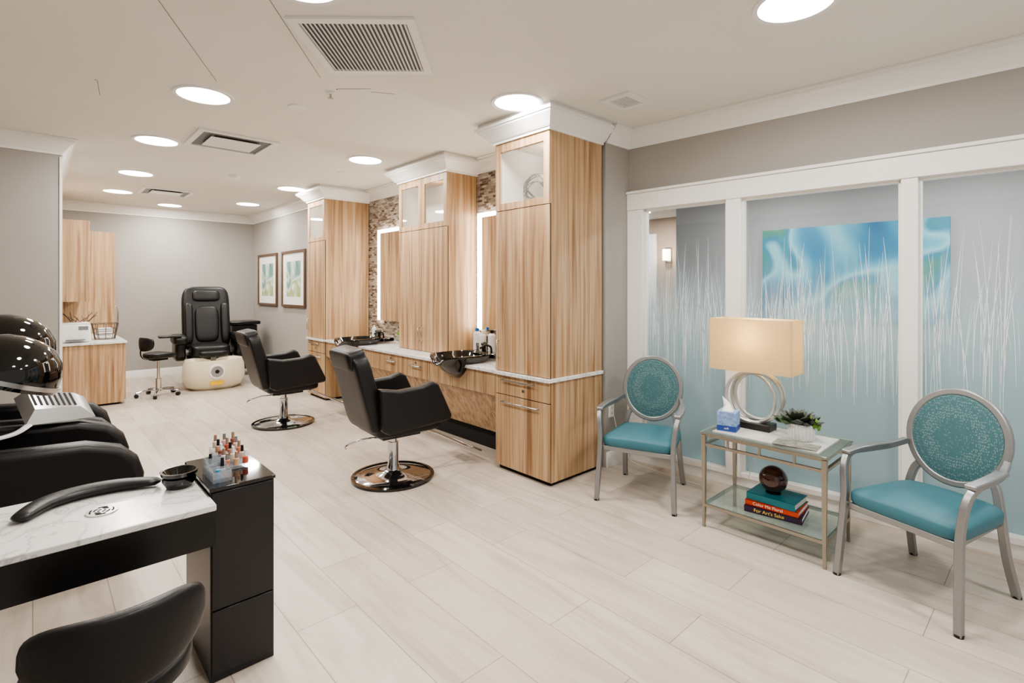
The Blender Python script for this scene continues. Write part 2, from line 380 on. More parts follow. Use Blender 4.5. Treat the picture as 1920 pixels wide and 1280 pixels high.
# ---------------- ceiling fixtures ----------------
LP=[(.93,.5),(.93,2.45),(.94,4.41),(.89,6.08),(.95,7.97),(.93,9.65),(1.75,10.64),(2.71,9.59),(2.75,7.68),(2.75,5.39),(2.76,2.91),(2.84,.94),(2.8,-.9)]
LE=33
for x,y in LP:
    g=G('recessed_downlight',(x,y,H))
    lathe(g,'trim_ring',[(.175,-.001),(.175,-.012),(.2,-.014),(.205,-.001)],TRIM)
    lathe(g,'lens',[(0,-.006),(.176,-.006)],EMIT)
    l=bpy.data.lights.new('downlight_lamp','AREA'); l.shape='DISK'; l.size=.34; l.energy=LE; l.color=(1,.955,.895)
    o=bpy.data.objects.new('lamp',l); COL.objects.link(o); o.parent=g.e; o.location=(0,0,-.02)
def diffuser(name,x,y,sx,sy,rz,kind):
    g=G(name,(x,y,H),rz); w=.05
    for k,(a,b,c,d) in enumerate([(-sx/2,sx/2,-sy/2,-sy/2+w),(-sx/2,sx/2,sy/2-w,sy/2),(-sx/2,-sx/2+w,-sy/2+w,sy/2-w),(sx/2-w,sx/2,-sy/2+w,sy/2-w)]):
        bx(g,'frame_%d'%k,a,b,c,d,-.016,-.001,TRIM)
    bx(g,'cavity',-sx/2+w,sx/2-w,-sy/2+w,sy/2-w,-.003,-.001,GREYP)
    if kind=='slat':
        n=24
        for i in range(n):
            yy=-sy/2+w+(sy-2*w)*(i+.5)/n
            box(g,'slat_%d'%i,(0,yy,-.011),(sx-2*w,.015,.003),TRIM,0,rot=(math.radians(30),0,0))
    elif kind=='panel':
        box(g,'panel',(0,0,-.022),(sx-.26,sy-.3,.006),TRIM,.002)
        for i in range(4): box(g,'clip_%d'%i,((sx-.3)/2*(1 if i%2 else -1),(sy-.34)/2*(1 if i//2 else -1),-.011),(.02,.02,.02),STEEL)
    else:
        for i in range(8):
            yy=-sy/2+w+(sy-2*w)*(i+.5)/8; box(g,'slat_%d'%i,(0,yy,-.01),(sx-2*w,.012,.003),TRIM)
diffuser('return_air_grille',1.475,2.87,.71,.69,math.radians(48),'slat')
diffuser('ceiling_diffuser',1.45,5.67,.70,.68,0,'panel')
diffuser('ceiling_diffuser',1.47,9.25,.65,.62,0,'panel')
diffuser('exhaust_grille',3.355,2.32,.30,.26,0,'small')
g=G('fire_sprinkler',(1.62,3.72,H)); lathe(g,'escutcheon',[(0,-.001),(.04,-.001),(.035,-.012),(0,-.012)],TRIM); cyl(g,'stem',(0,0,-.01),(0,0,-.04),.008,STEEL); lathe(g,'deflector',[(0,-.04),(.022,-.042),(0,-.045)],STEEL)
g=G('smoke_detector',(1.9,7.3,H)); lathe(g,'body',[(0,-.001),(.065,-.001),(.06,-.035),(.03,-.045),(0,-.045)],TRIM)
g=G('ceiling_speaker',(2.9,6.2,H)); lathe(g,'grille',[(.11,-.001),(.105,-.008),(0,-.008)],TRIM)
g=G('ceiling_speaker',(1.55,4.2,H)); lathe(g,'grille',[(.07,-.001),(.066,-.008),(0,-.008)],TRIM)
REDM=M('red_mark',rgb(190,60,50),.5)
def seam(x0,y0,x1,y1,red=0):
    g=G('ceiling_access_panel_seam',((x0+x1)/2,(y0+y1)/2,H),math.atan2(y1-y0,x1-x0)); L=math.hypot(x1-x0,y1-y0)
    bx(g,'seam',-L/2,L/2,-.0015,.0015,-.002,0,GREYP)
    if red: lathe(g,'key_mark',[(0,-.001),(.007,-.001),(0,-.003)],REDM,n=12,loc=(-L/2,.01,0))
seam(.38,2.95,.94,4.05,1); seam(.85,2.7,1.45,3.5); seam(1.83,3.5,1.98,3.42); seam(1.62,3.62,1.80,3.45,1); seam(.33,4.6,.37,4.95,1)

# ---------------- stations ----------------
ZC=.87; ZT=2.885
def handle_v(g,name,x,y,z0,z1):
    sweep(g,name,[(x,y,z0),(x-.03,y,z0),(x-.03,y,z1),(x,y,z1)],.012,.012,STEEL,n=8)
def handle_h(g,name,x,y0,y1,z):
    sweep(g,name,[(x,y0,z),(x-.03,y0,z),(x-.03,y1,z),(x,y1,z)],.014,.014,STEEL,n=8,ref=(0,0,1))
def tall(g,x0,x1,y0,y1,z0,nd,hside):
    zs=2.28
    bx(g,'carcass',x0+.02,x1,y0,y1,z0,zs,WOOD)
    bx(g,'side_near',x0+.001,x1,y0,y0+.02,zs,ZT,WOOD); bx(g,'side_far',x0+.001,x1,y1-.02,y1,zs,ZT,WOOD)
    bx(g,'top',x0+.001,x1,y0+.02,y1-.02,ZT-.02,ZT,WOOD); bx(g,'back',x1-.02,x1,y0+.02,y1-.02,zs,ZT-.02,CABIN); bx(g,'shelf',x0+.02,x1-.02,y0+.02,y1-.02,zs,zs+.012,CABIN)
    bx(g,'in_near',x0+.02,x1-.02,y0+.02,y0+.024,zs+.012,ZT-.02,CABIN); bx(g,'in_far',x0+.02,x1-.02,y1-.024,y1-.02,zs+.012,ZT-.02,CABIN)
    w=(y1-y0)/nd
    bx(g,'reveal',x0+.012,x0+.0195,y0,y1,z0,zs+.01,DARK)
    for i in range(nd):
        a=y0+w*i+.002; b=y0+w*(i+1)-.002
        bx(g,'door_%d'%i,x0,x0+.019,a,b,z0+.004,zs-.004,WOOD,.0015)
        fw=.062
        for k,(q0,q1,h0,h1) in enumerate([(a,a+fw,zs,ZT),(b-fw,b,zs,ZT),(a+fw,b-fw,zs,zs+fw),(a+fw,b-fw,ZT-fw-.03,ZT)]):
            bx(g,'glass_door_%d_rail_%d'%(i,k),x0-.002,x0+.019,q0,q1,h0+.001,h1-.001,WOOD,.001)
        bx(g,'door_glass_%d'%i,x0+.006,x0+.01,a+fw,b-fw,zs+fw,ZT-fw-.03,CABGLASS)
        if nd==1: hy=b-.04 if hside>0 else a+.04
        else: hy=b-.035 if i==0 else a+.035
        handle_v(g,'handle_%d'%i,x0,hy,z0+.12,z0+.27)
    l=bpy.data.lights.new('cabinet_puck','POINT'); l.energy=2.0; l.color=(1,.94,.84); l.shadow_soft_size=.04
    o=bpy.data.objects.new('puck_light',l); COL.objects.link(o); o.parent=g.e; o.location=((x0+x1)/2,(y0+y1)/2,ZT-.07)
CABCR=[(0,2.87),(.018,2.87),(.02,2.89),(.03,2.892),(.05,2.91),(.085,2.95),(.118,2.975),(.124,2.99),(.135,2.99),(.135,3.015),(.112,3.022),(.112,H-.001),(0,H-.001)]
def station_end(name,y0,y1,over0,over1,hside):
    g=G(name)
    bx(g,'toe_kick',3.07,3.71,y0+.02,y1-.01,0,.05,DARK)
    bx(g,'base_carcass',3.05,3.71,y0,y1,.03,.84,WOOD)
    bx(g,'reveal',3.045,3.0495,y0+.001,y1-.001,.04,.84,DARK)
    bx(g,'drawer_lower',3.03,3.048,y0+.002,y1-.002,.04,.664,WOOD,.0015)
    bx(g,'drawer_upper',3.03,3.048,y0+.002,y1-.002,.671,.835,WOOD,.0015)
    handle_h(g,'pull_upper',3.03,y0+.17,y1-.1,.80); handle_h(g,'pull_lower',3.03,y0+.12,y1-.1,.61)
    cyl(g,'lock',(3.03,y0+.3,.73),(3.022,y0+.3,.73),.012,STEEL)
    bx(g,'countertop',3.0,3.71,y0-over0,y1+over1,.84,ZC,MARBLE,.003)
    tall(g,3.03,3.71,y0,y1,ZC,1,hside)
    return g
station_end('storage_cabinet',2.82,3.475,.02,0,1)
station_end('storage_cabinet',7.168,7.77,0,.01,1)
molding('trim_crown_cabinet_1',[(3.715,2.82),(3.03,2.82),(3.03,3.475),(3.715,3.475)],CABCR,TRIM)
molding('trim_crown_cabinet_2',[(3.715,4.59),(3.3,4.59),(3.3,5.594),(3.715,5.594)],CABCR,TRIM)
molding('trim_crown_cabinet_3',[(3.715,7.168),(3.03,7.168),(3.03,7.77),(3.715,7.77)],CABCR,TRIM)
for i,(a,b,c,e) in enumerate([(3.04,3.71,2.83,3.465),(3.31,3.71,4.6,5.584),(3.04,3.71,7.178,7.76)]): bx(None,'trim_soffit_%d'%(i+1),a,b,c,e,ZT+.001,H,TRIM)
g=G('center_wall_cabinet'); tall(g,3.30,3.71,4.59,5.594,ZC,2,1)
g=G('styling_counter')
bx(g,'countertop',3.02,3.71,3.477,7.166,.84,ZC,MARBLE,.003)
bx(g,'apron_back',3.07,3.7,3.477,7.166,.62,.84,WOOD)
for i,(a,b) in enumerate([(3.48,4.55),(4.55,5.08),(5.08,5.62),(5.62,7.16)]):
    bx(g,'drawer_%d'%i,3.05,3.069,a+.003,b-.003,.63,.835,WOOD,.0015)
    cyl(g,'lock_%d'%i,(3.05,(a+b)/2,.79),(3.043,(a+b)/2,.79),.011,STEEL)
    if i in(1,2): handle_h(g,'pull_%d'%i,3.05,a+.17,b-.17,.755)
prism(g,'sloped_panel',[(3.07,.62),(3.3,.2),(3.32,.2),(3.32,.62)],'y',3.48,7.16,WOOD)
bx(g,'knee_shade_block',3.36,3.7,3.48,7.16,.0,.62,DARK)  # dark-coloured block stands in for the shade of the open knee space
# mirrors
for i,(a,b) in enumerate([(3.52,4.53),(5.66,6.83)]):
    g=G('backlit_mirror',(3.72,(a+b)/2,1.79)); w=(b-a)/2; h=.65
    bx(g,'backing',-.03,-.001,-w+.02,w-.02,-h+.02,h-.02,WHITEP)
    bx(g,'led_left',-.045,-.03,-w,-w+.085,-h,h,MIRLED); bx(g,'led_right',-.045,-.03,w-.085,w,-h,h,MIRLED)
    bx(g,'led_top',-.045,-.03,-w+.085,w-.085,h-.05,h,MIRLED)
    bx(g,'mirror_glass',-.048,-.03,-w+.085,w-.085,-h,h-.05,MIRROR)
g=G('wire_ball_decoration',(3.17,3.09,2.435))
DW=M('dark_wire',rgb(84,76,66),.4,.5)
for i in range(9):
    Rm=Matrix.Rotation(random.uniform(0,PI),3,'X')@Matrix.Rotation(random.uniform(0,PI),3,'Y'); r=.14+random.uniform(-.014,.004)
    pts=[Rm@Vector((r*math.cos(t*2*PI/28),r*math.sin(t*2*PI/28),.02*math.sin(3*t*2*PI/28))) for t in range(28)]
    sweep(g,'loop_%d'%i,[(p.x*.75,p.y,p.z) for p in pts],.009,.009,DW,closed=True,n=6)
# shampoo bowls
def supring(cx,a,b,z,n=2.6,N=48,dip=0):
    r=[]
    for i in range(N):
        t=2*PI*i/N; x=cx+a*spow(math.cos(t),2/n); y=b*spow(math.sin(t),2/n)
        zz=z-dip*math.exp(-(y/.1)**2)*(max(0,x)/.27)**2
        r.append((x,y,zz))
    return r
def shampoo(x,y):
    g=G('shampoo_bowl',(x,y,.93),PI)
    R=[supring(-.03,.07,.07,-.21),supring(-.02,.13,.13,-.2),supring(0,.19,.19,-.13,dip=.01),supring(0,.235,.235,-.06,dip=.05),supring(.0,.265,.265,-.015,dip=.07),supring(0,.29,.275,.0,dip=.07),supring(0,.285,.27,.018,dip=.07),supring(0,.255,.235,.018,dip=.07),supring(0,.235,.215,-.02,dip=.05),supring(-.01,.19,.18,-.1),supring(-.02,.1,.1,-.16),supring(-.02,.02,.02,-.165)]
    loft(g,'bowl',R,BLACKG)
    box(g,'deck',(-.31,0,-.012),(.16,.5,.05),BLACKG,.015)
    cyl(g,'drain_body',(-.03,0,-.2),(-.03,0,-.3),.045,BLACKP)
    cyl(g,'faucet_post',(-.3,0,.01),(-.3,0,.07),.022,BLACKG)
    cush(g,'faucet_knob',(-.3,0,.09),(.06,.06,.05),BLACKG,1,1)
    sweep(g,'spray_hose',smooth([(-.3,.12,.01),(-.29,.12,.07),(-.24,.1,.09),(-.18,.08,.06)],5),.022,.022,BLACKP,n=10)
    cyl(g,'vacuum_breaker',(-.33,-.14,.01),(-.33,-.14,.09),.018,CHROME)
shampoo(3.13,4.12); shampoo(3.13,6.33)
def bottle(name,x,y,h,r,m,cap):
    g=G(name,(x,y,ZC)); lathe(g,'body',[(0,0),(r,0),(r,h*.8),(r*.5,h*.88),(0,h*.88)],m,n=24); lathe(g,'cap',[(0,h*.86),(r*.45,h*.86),(r*.45,h),(0,h)],cap,n=20)
BLUEC=M('blue_cap',rgb(30,105,180),.4)
bottle('shampoo_bottle',3.6,4.44,.29,.045,WHITEP,BLUEC); bottle('shampoo_bottle',3.58,4.32,.27,.042,WHITEP,WHITEP); bottle('shampoo_bottle',3.6,4.19,.28,.042,WHITEP,BLACKP)
bottle('lotion_bottle',3.58,6.75,.2,.03,WHITEP,WHITEP)
def succ(g,name,c,r,mat,n=22,up=.5):
    v=[];f=[]
    ga=2.39996
    for i in range(n):
        t=i/n; a=i*ga; el=math.radians(82-70*t); L=r*(.45+.6*t); w=r*.24*(.6+.6*t)
        d=Vector((math.cos(a)*math.cos(el),math.sin(a)*math.cos(el),math.sin(el))); sd=Vector((-math.sin(a),math.cos(a),0)); nn=d.cross(sd)
        c0=Vector(c); b=len(v)
        P=[c0,c0+d*L*.6+sd*w-nn*.1*w,c0+d*L*.6-sd*w-nn*.1*w,c0+d*L*.55+nn*w*.4,c0+d*L*.55-nn*w*.5,c0+d*L]
        v+=P
        for q in[(0,1,3),(0,3,2),(0,4,1),(0,2,4),(5,3,1),(5,2,3),(5,1,4),(5,4,2)]: f.append(tuple(b+k for k in q))
    add(g,name,v,f,mat,angle=80)
g=G('potted_succulent_arrangement',(3.58,5.86,ZC)); lathe(g,'bowl',[(0,0),(.08,0),(.11,.05),(.10,.055),(0,.04)],FRAMEW)
for i,(x,y,m) in enumerate([(-.05,-.05,GREEN),(.02,.06,GREEN),(-.04,.05,LGREEN),(.03,-.06,LGREEN),(0,0,GREEN)]): succ(g,'rosette_%d'%i,(x,y,.05+.03*i),.12,m,20)

# ---------------- styling chairs ----------------
def styling_chair(x,y,rz):
    g=G('styling_chair',(x,y,0),rz)
    lathe(g,'base_disc',[(0,.0),(.33,.0),(.335,.012),(.32,.022),(.2,.035),(.08,.05),(.06,.07),(0,.07)],CHROME,n=64)
    lathe(g,'base_rim',[(.315,.001),(.345,.001),(.345,.02),(.315,.0235)],BLACKG,n=64)
    lathe(g,'column',[(.055,.05),(.05,.1),(.045,.11),(.045,.3),(.03,.3),(.03,.4),(0,.4)],CHROME)
    box(g,'seat_plate',(0,0,.39),(.34,.34,.04),BLACKP,.005)
    cush(g,'seat_cushion',(.05,0,.48),(.58,.5,.17),BLACKL,.3,.25)
    arm=[(-.27,.82),(-.1,.79),(.1,.80),(.2,.83),(.25,.81),(.385,.53),(.37,.49),(-.18,.45),(-.24,.48)]
    for s,n in((1,'left'),(-1,'right')):
        prism(g,'arm_'+n,arm,'y',s*.25,s*.335,BLACKL,.028,4)
    cush(g,'backrest',(-.31,0,.77),(.14,.53,.64),BLACKL,.28,.26,rot=(0,math.radians(-15),0))
    cush(g,'headrest',(-.395,0,1.04),(.16,.43,.17),BLACKL,.4,.28,rot=(0,math.radians(-13),0))
    sweep(g,'footrest_arm_l',[(.2,.1,.40),(.36,.12,.33),(.72,.14,.13)],.022,.022,CHROME,n=10)
    sweep(g,'footrest_arm_r',[(.2,-.1,.40),(.36,-.12,.33),(.72,-.14,.13)],.022,.022,CHROME,n=10)
    box(g,'footrest_plate',(.73,0,.14),(.12,.4,.02),STEEL,.006,rot=(0,math.radians(28),0))
    sweep(g,'pump_lever',smooth([(-.03,.03,.33),(-.2,.12,.33),(-.34,.16,.29),(-.37,.1,.28)],5),.014,.014,CHROME,n=8)
styling_chair(2.243,3.898,math.radians(-4)); styling_chair(2.18,6.322,math.radians(-2))

# ---------------- blue guest armchairs ----------------
def guest(x,y,rz):
    g=G('round_back_armchair',(x,y,0),rz)
    def sf(px,py,pz):
        k=1-.14*(.5-px/.5)*.8; return [px,py*k,pz+ (.012*(1-(py/.28)**2) if pz>0 else 0)]
    cush(g,'seat_cushion',(.0,0,.435),(.52,.55,.10),TEAL,.5,.28,fn=sf)
    prism(g,'seat_rail',[(.25,.255),(-.25,.21),(-.25,-.21),(.25,-.255)],'z',.37,.405,SILVER,.006)
    for s,n in((1,'left'),(-1,'right')):
        pts=smooth([(.30,s*.285,0),(.275,s*.275,.25),(.255,s*.27,.45),(.235,s*.285,.60),(.17,s*.295,.665),(.02,s*.285,.67),(-.12,s*.265,.675),(-.25,s*.232,.70)],5)
        sweep(g,'front_leg_arm_'+n,pts,.034,.034,SILVER,n=4,ref=(0,1,0),bevel=.005)
        sweep(g,'armrest_'+n,smooth([(.22,s*.29,.672),(.08,s*.292,.682),(-.12,s*.27,.685)],5),.05,.022,SILVER,n=4,ref=(0,0,1),bevel=.006)
        pts=smooth([(-.33,s*.24,0),(-.265,s*.225,.22),(-.235,s*.215,.42),(-.25,s*.19,.55),(-.262,s*.15,.60)],5)
        sweep(g,'rear_leg_'+n,pts,.03,.038,SILVER,n=4,ref=(0,1,0),bevel=.005)
        for q,(fx,fy) in enumerate([(.30,.285),(-.33,.24)]): cyl(g,'glide_%s_%d'%(n,q),(fx,s*fy,0),(fx,s*fy,.012),.02,BLACKP)
    tl=math.radians(-10)
    N=48; a,b=.228,.25; zc=.772
    ring=[(0,a*math.cos(2*PI*i/N),b*math.sin(2*PI*i/N)) for i in range(N)]
    sweep(g,'back_ring',ring,.036,.034,SILVER,closed=True,n=4,ref=(1,0,0),bevel=.007,loc=(-.285,0,zc),rot=(0,tl,0))
    def er(xx,k): return [(xx,a*k*math.cos(2*PI*i/N),b*k*math.sin(2*PI*i/N)) for i in range(N)]
    loft(g,'back_pad',[er(-.026,.3),er(-.024,.7),er(-.012,.95),er(.012,.95),er(.026,.75),er(.032,.3)],FABRIC,loc=(-.285,0,zc),rot=(0,tl,0))
guest(3.50,2.25,math.radians(180+19)); guest(3.49,.51,math.radians(180-19))

# ---------------- side table ----------------
g=G('glass_console_table',(3.54,1.30,0)); hx,hy=.235,.36; zt_=.65
SF=M('champagne_metal',rgb(165,158,146),.3,.9)
for i,(sx,sy) in enumerate([(1,1),(1,-1),(-1,1),(-1,-1)]):
    loft(g,'leg_%d'%i,[[(sx*hx+a*.008,sy*hy+b*.008,0) for a,b in((-1,-1),(1,-1),(1,1),(-1,1))],[(sx*hx+a*.014,sy*hy+b*.014,.62) for a,b in((-1,-1),(1,-1),(1,1),(-1,1))]],SF,angle=30)
for nm,z in(('top',.61),('under',.545),('shelf',.14)):
    for sx in(1,-1): bx(g,'%s_rail_y_%d'%(nm,sx),sx*hx-.009,sx*hx+.009,-hy,hy,z,z+.018,SF)
    for sy in(1,-1): bx(g,'%s_rail_x_%d'%(nm,sy),-hx,hx,sy*hy-.009,sy*hy+.009,z,z+.018,SF)
for i,yy in enumerate((-.2,0,.2)): bx(g,'spacer_%d'%i,-hx-.006,-hx+.006,yy-.006,yy+.006,.56,.612,SF)
WT=M('whitewashed_wood',rgb(198,196,192),.3,noise=.1,nscale=9)
bx(g,'top_glass',-hx-.02,hx+.02,-hy-.02,hy+.02,.634,.642,TGLASS,.002)
bx(g,'top_inlay',-hx+.035,hx-.035,-hy+.04,hy-.04,.628,.645,WT,.002)
bx(g,'top_edge',-hx-.022,hx+.022,-hy-.022,hy+.022,.627,.634,SF)
bx(g,'shelf_glass',-hx,hx,-hy,hy,.158,.166,TGLASS)
TT=.645
g=G('table_lamp',(3.62,1.455,TT))
box(g,'base',(0,0,.022),(.13,.24,.044),M('dark_bronze',rgb(60,58,56),.4,.6),.004)
for i,(tx,tz,yy,zz,r) in enumerate([(12,0,.0,.215,.175),(-14,8,.015,.205,.165),(4,-20,-.02,.22,.16)]):
    N=48; R_=[(0,r*math.cos(2*PI*k/N),r*math.sin(2*PI*k/N)) for k in range(N)]
    sweep(g,'ring_%d'%i,R_,.022,.022,M('satin_silver_%d'%i,rgb(200,200,196),.3,.6),closed=True,n=12,ref=(1,0,0),loc=((i-1)*.024,yy,zz),rot=(math.radians(tz),0,math.radians(tx)))
cyl(g,'stem',(0,0,.36),(0,0,.66),.008,STEEL)
sx,sy,z0,z1=.11,.27,.39,.745
t=.004
for n_,a in(('front',(-sx,-sx+t,-sy,sy)),('rear',(sx-t,sx,-sy,sy)),('left',(-sx+t,sx-t,-sy,-sy+t)),('right',(-sx+t,sx-t,sy-t,sy))):
    bx(g,'shade_'+n_,*a,z0,z1,SHADE)
bx(g,'spider',-sx+.005,sx-.005,-.003,.003,z1-.02,z1-.014,STEEL); cush(g,'finial',(0,0,z1+.015),(.03,.03,.035),GLASS,1,1)
cush(g,'bulb',(0,0,.56),(.06,.06,.09),CONE,1,1)
l=bpy.data.lights.new('lamp_bulb','POINT'); l.energy=8; l.color=(1,.86,.64); l.shadow_soft_size=.05
o=bpy.data.objects.new('bulb_light',l); COL.objects.link(o); o.parent=g.e; o.location=(0,0,.62)
g=G('tissue_box',(3.44,1.555,TT),math.radians(12))
TB=M('tissue_box_blue',rgb(130,156,198),.5,noise=.3,nscale=60)
box(g,'carton',(0,0,.065),(.12,.12,.13),TB,.002); box(g,'band',(-.0,0,.022),(.1215,.1215,.035),M('tissue_band',rgb(44,72,140),.5))
text(g,'label','soft',.02,(-.0615,0,.022),(PI/2,0,-PI/2),WHITEP)
add(g,'tissue',[(-.03,-.035,.13),(.03,-.03,.13),(.035,.03,.13),(-.03,.035,.13),(-.02,-.02,.17),(.025,.0,.18),(.0,.03,.165),(.0,.04,.225)],[(0,1,5,4),(1,2,6,5),(2,3,6),(3,0,4,6),(4,5,7),(5,6,7),(6,4,7)],WHITEP,angle=180)
g=G('potted_succulent',(3.55,1.14,TT))
lathe(g,'pot',[(0,0),(.055,0),(.068,.02),(.073,.06),(.068,.105),(.06,.105),(.06,.09),(0,.09)],WHITEP)
for i in range(24):
    a=2*PI*i/24; sweep(g,'rib_%d'%i,[(.058*math.cos(a),.058*math.sin(a),.003),(.07*math.cos(a),.07*math.sin(a),.02),(.0755*math.cos(a),.0755*math.sin(a),.06),(.07*math.cos(a),.07*math.sin(a),.1)],.008,.006,WHITEP,n=6)
succ(g,'rosette_a',(0,.02,.10),.15,DKGREEN,28); succ(g,'rosette_b',(-.03,.06,.09),.11,GREEN,20); succ(g,'rosette_c',(.0,-.05,.1),.10,DKGREEN,18)
for i in range(14):
    a=random.uniform(0,2*PI); cush(g,'bead_leaf_%d'%i,(.02*math.cos(a)+.01,-.075+.025*math.sin(a),.09+random.uniform(0,.06)),(.03,.02,.035),LGREEN,1,1,nu=6,nv=8)
g=G('magazine',(3.40,1.12,TT),math.radians(5)); box(g,'cover',(0,0,.004),(.13,.24,.006),M('magazine_cover',rgb(130,130,120),.3,noise=.6,nscale=25),.001)
def book(name,z,h,sx,sy,col,rz,title,tc):
    g=G(name,(3.50,1.27,z),rz); m=M(name+'_cover',col,.45)
    box(g,'cover_top',(0,0,h-.002),(sx,sy,.004),m); box(g,'cover_bottom',(0,0,.002),(sx,sy,.004),m); box(g,'spine',(-sx/2+.002,0,h/2),(.004,sy,h),m)
    box(g,'pages',(.003,0,h/2),(sx-.012,sy-.01,h-.008),MAT_W)
    if title: text(g,'spine_text',title,h*.8,(-sx/2-.0008,0.02,h/2),(PI/2,0,-PI/2),tc)
WHT=M('print_white',rgb(235,230,215),.6); YEL=M('print_yellow',rgb(235,205,90),.6)
book('book',.167,.038,.24,.33,rgb(50,26,60),math.radians(8),"For Art's Sake",YEL)
book('book',.2055,.034,.23,.31,rgb(196,66,34),math.radians(4),"Color Me Floral",WHT)
book('book',.240,.042,.22,.29,rgb(28,112,122),math.radians(0),"",WHT)
g=G('glass_orb',(3.50,1.29,.2825)); BR=M('brown_glass',rgb(56,20,10),.04,coat=1)
lathe(g,'stand',[(.03,0),(.045,0),(.045,.012),(.03,.012)],BLACKP); lathe(g,'orb',[(0,.004)]+[(.085*math.sin(PI*k/24),.088-.085*math.cos(PI*k/24)) for k in range(1,24)]+[(0,.173)],BR)
g=G('wall_outlet',(3.82,2.80,.5)); box(g,'plate',(0,-.004,0),(.075,.008,.12),WHITEP,.002); box(g,'socket_a',(0,-.009,.025),(.035,.003,.03),MAT_W,.001); box(g,'socket_b',(0,-.009,-.025),(.035,.003,.03),MAT_W,.001)
for k in(-.008,.008):
    for q in(.025,-.025): box(g,'slot',(k,-.0108,q),(.003,.001,.012),DARK)
g=G('lamp_cord',(0,0,0)); sweep(g,'cord',smooth([(3.81,1.5,.62),(3.95,1.6,.3),(4.02,1.75,.012),(3.95,2.1,.01),(3.98,2.45,.01),(3.9,2.7,.1),(3.84,2.785,.46)],8),.006,.006,WHITEP,n=6)

# ---------------- far end ----------------
for i,(a,b) in enumerate([(8.52,9.6),(9.86,10.92)]):
    g=G('framed_flower_print',(3.3,(a+b)/2,1.76)); w=(b-a)/2; h=.49; fw=.045
    bx(g,'frame_top',-.035,-.001,-w,w,h-fw,h,FRAMEW,.003); bx(g,'frame_bottom',-.035,-.001,-w,w,-h,-h+fw,FRAMEW,.003)
    bx(g,'frame_left',-.035,-.001,-w,-w+fw,-h+fw,h-fw,FRAMEW,.003); bx(g,'frame_right',-.035,-.001,w-fw,w,-h+fw,h-fw,FRAMEW,.003)
    bx(g,'mat_board',-.015,-.001,-w+fw,w-fw,-h+fw,h-fw,MAT_W); bx(g,'print',-.018,-.015,-w*.6,w*.6,-h*.62,h*.62,ARTGREEN)
g=G('reception_base_cabinet'); bx(g,'carcass',.21,.93,8.9,10.68,.03,.84,WOOD); bx(g,'toe',.21,.88,8.95,10.6,0,.03,DARK); bx(g,'countertop',.21,.96,8.87,10.69,.84,ZC,MARBLE,.003)
for i in range(3): bx(g,'door_%d'%i,.931,.948,8.91+.59*i,9.49+.59*i,.06,.83,WOOD,.001)
g=G('wall_cabinet'); bx(g,'carcass',.205,.54,8.9,10.68,1.42,2.5,WOOD)
for i in range(3): bx(g,'door_%d'%i,.541,.558,8.9+.595*i,9.49+.595*i,1.42,2.5,WOOD,.001)
g=G('tall_pantry_cabinet'); bx(g,'carcass',.21,.98,10.7,11.29,.0,2.52,WOOD); bx(g,'door',.981,1.0,10.71,11.28,.05,2.5,WOOD,.001)
sweep(g,'handle',[(1.0,10.78,1.0),(1.04,10.78,1.0),(1.04,10.78,1.3),(1.0,10.78,1.3)],.016,.016,STEEL,n=8)
g=G('desktop_printer',(.42,9.2,ZC+.001)); box(g,'body',(0,0,.12),(.32,.34,.24),WHITEP,.02); box(g,'lid',(0,0,.25),(.30,.32,.02),WHITEP,.006); box(g,'tray',(0,-.2,.04),(.2,.08,.01),GREYP,.003); box(g,'panel',(.08,-.172,.19),(.1,.004,.05),GREYP,.001)
g=G('wire_basket',(.76,9.42,ZC+.001))
for k,(w,z) in enumerate([(.11,.007),(.12,.08),(.13,.15),(.145,.22)]):
    sweep(g,'hoop_%d'%k,[(-w,-w,z),(w,-w,z),(w,w,z),(-w,w,z)],.01,.01,DW,closed=True,n=6)
for k in range(12):
    t=-1+2*(k%3+.5)/3; e=[(t,-1),(1,t),(t,1),(-1,t)][k//3]
    sweep(g,'wire_%d'%k,[(e[0]*.11,e[1]*.11,.005),(e[0]*.145,e[1]*.145,.22)],.008,.008,DW,n=6)
for k in range(3): box(g,'folded_towel_%d'%k,(0,0,.035+.05*k),(.17,.17,.045),WHITEP,.015)
g=G('twig_decoration',(.5,9.75,ZC+.006))
for k in range(14):
    a=k*.45; sweep(g,'twig_%d'%k,smooth([(0,0,.0),(.08*math.cos(a),.08*math.sin(a),.2),(.2*math.cos(a+.5),.2*math.sin(a+.5),.3+.1*random.random())],5),.009,.009,FRAMEW,n=6)
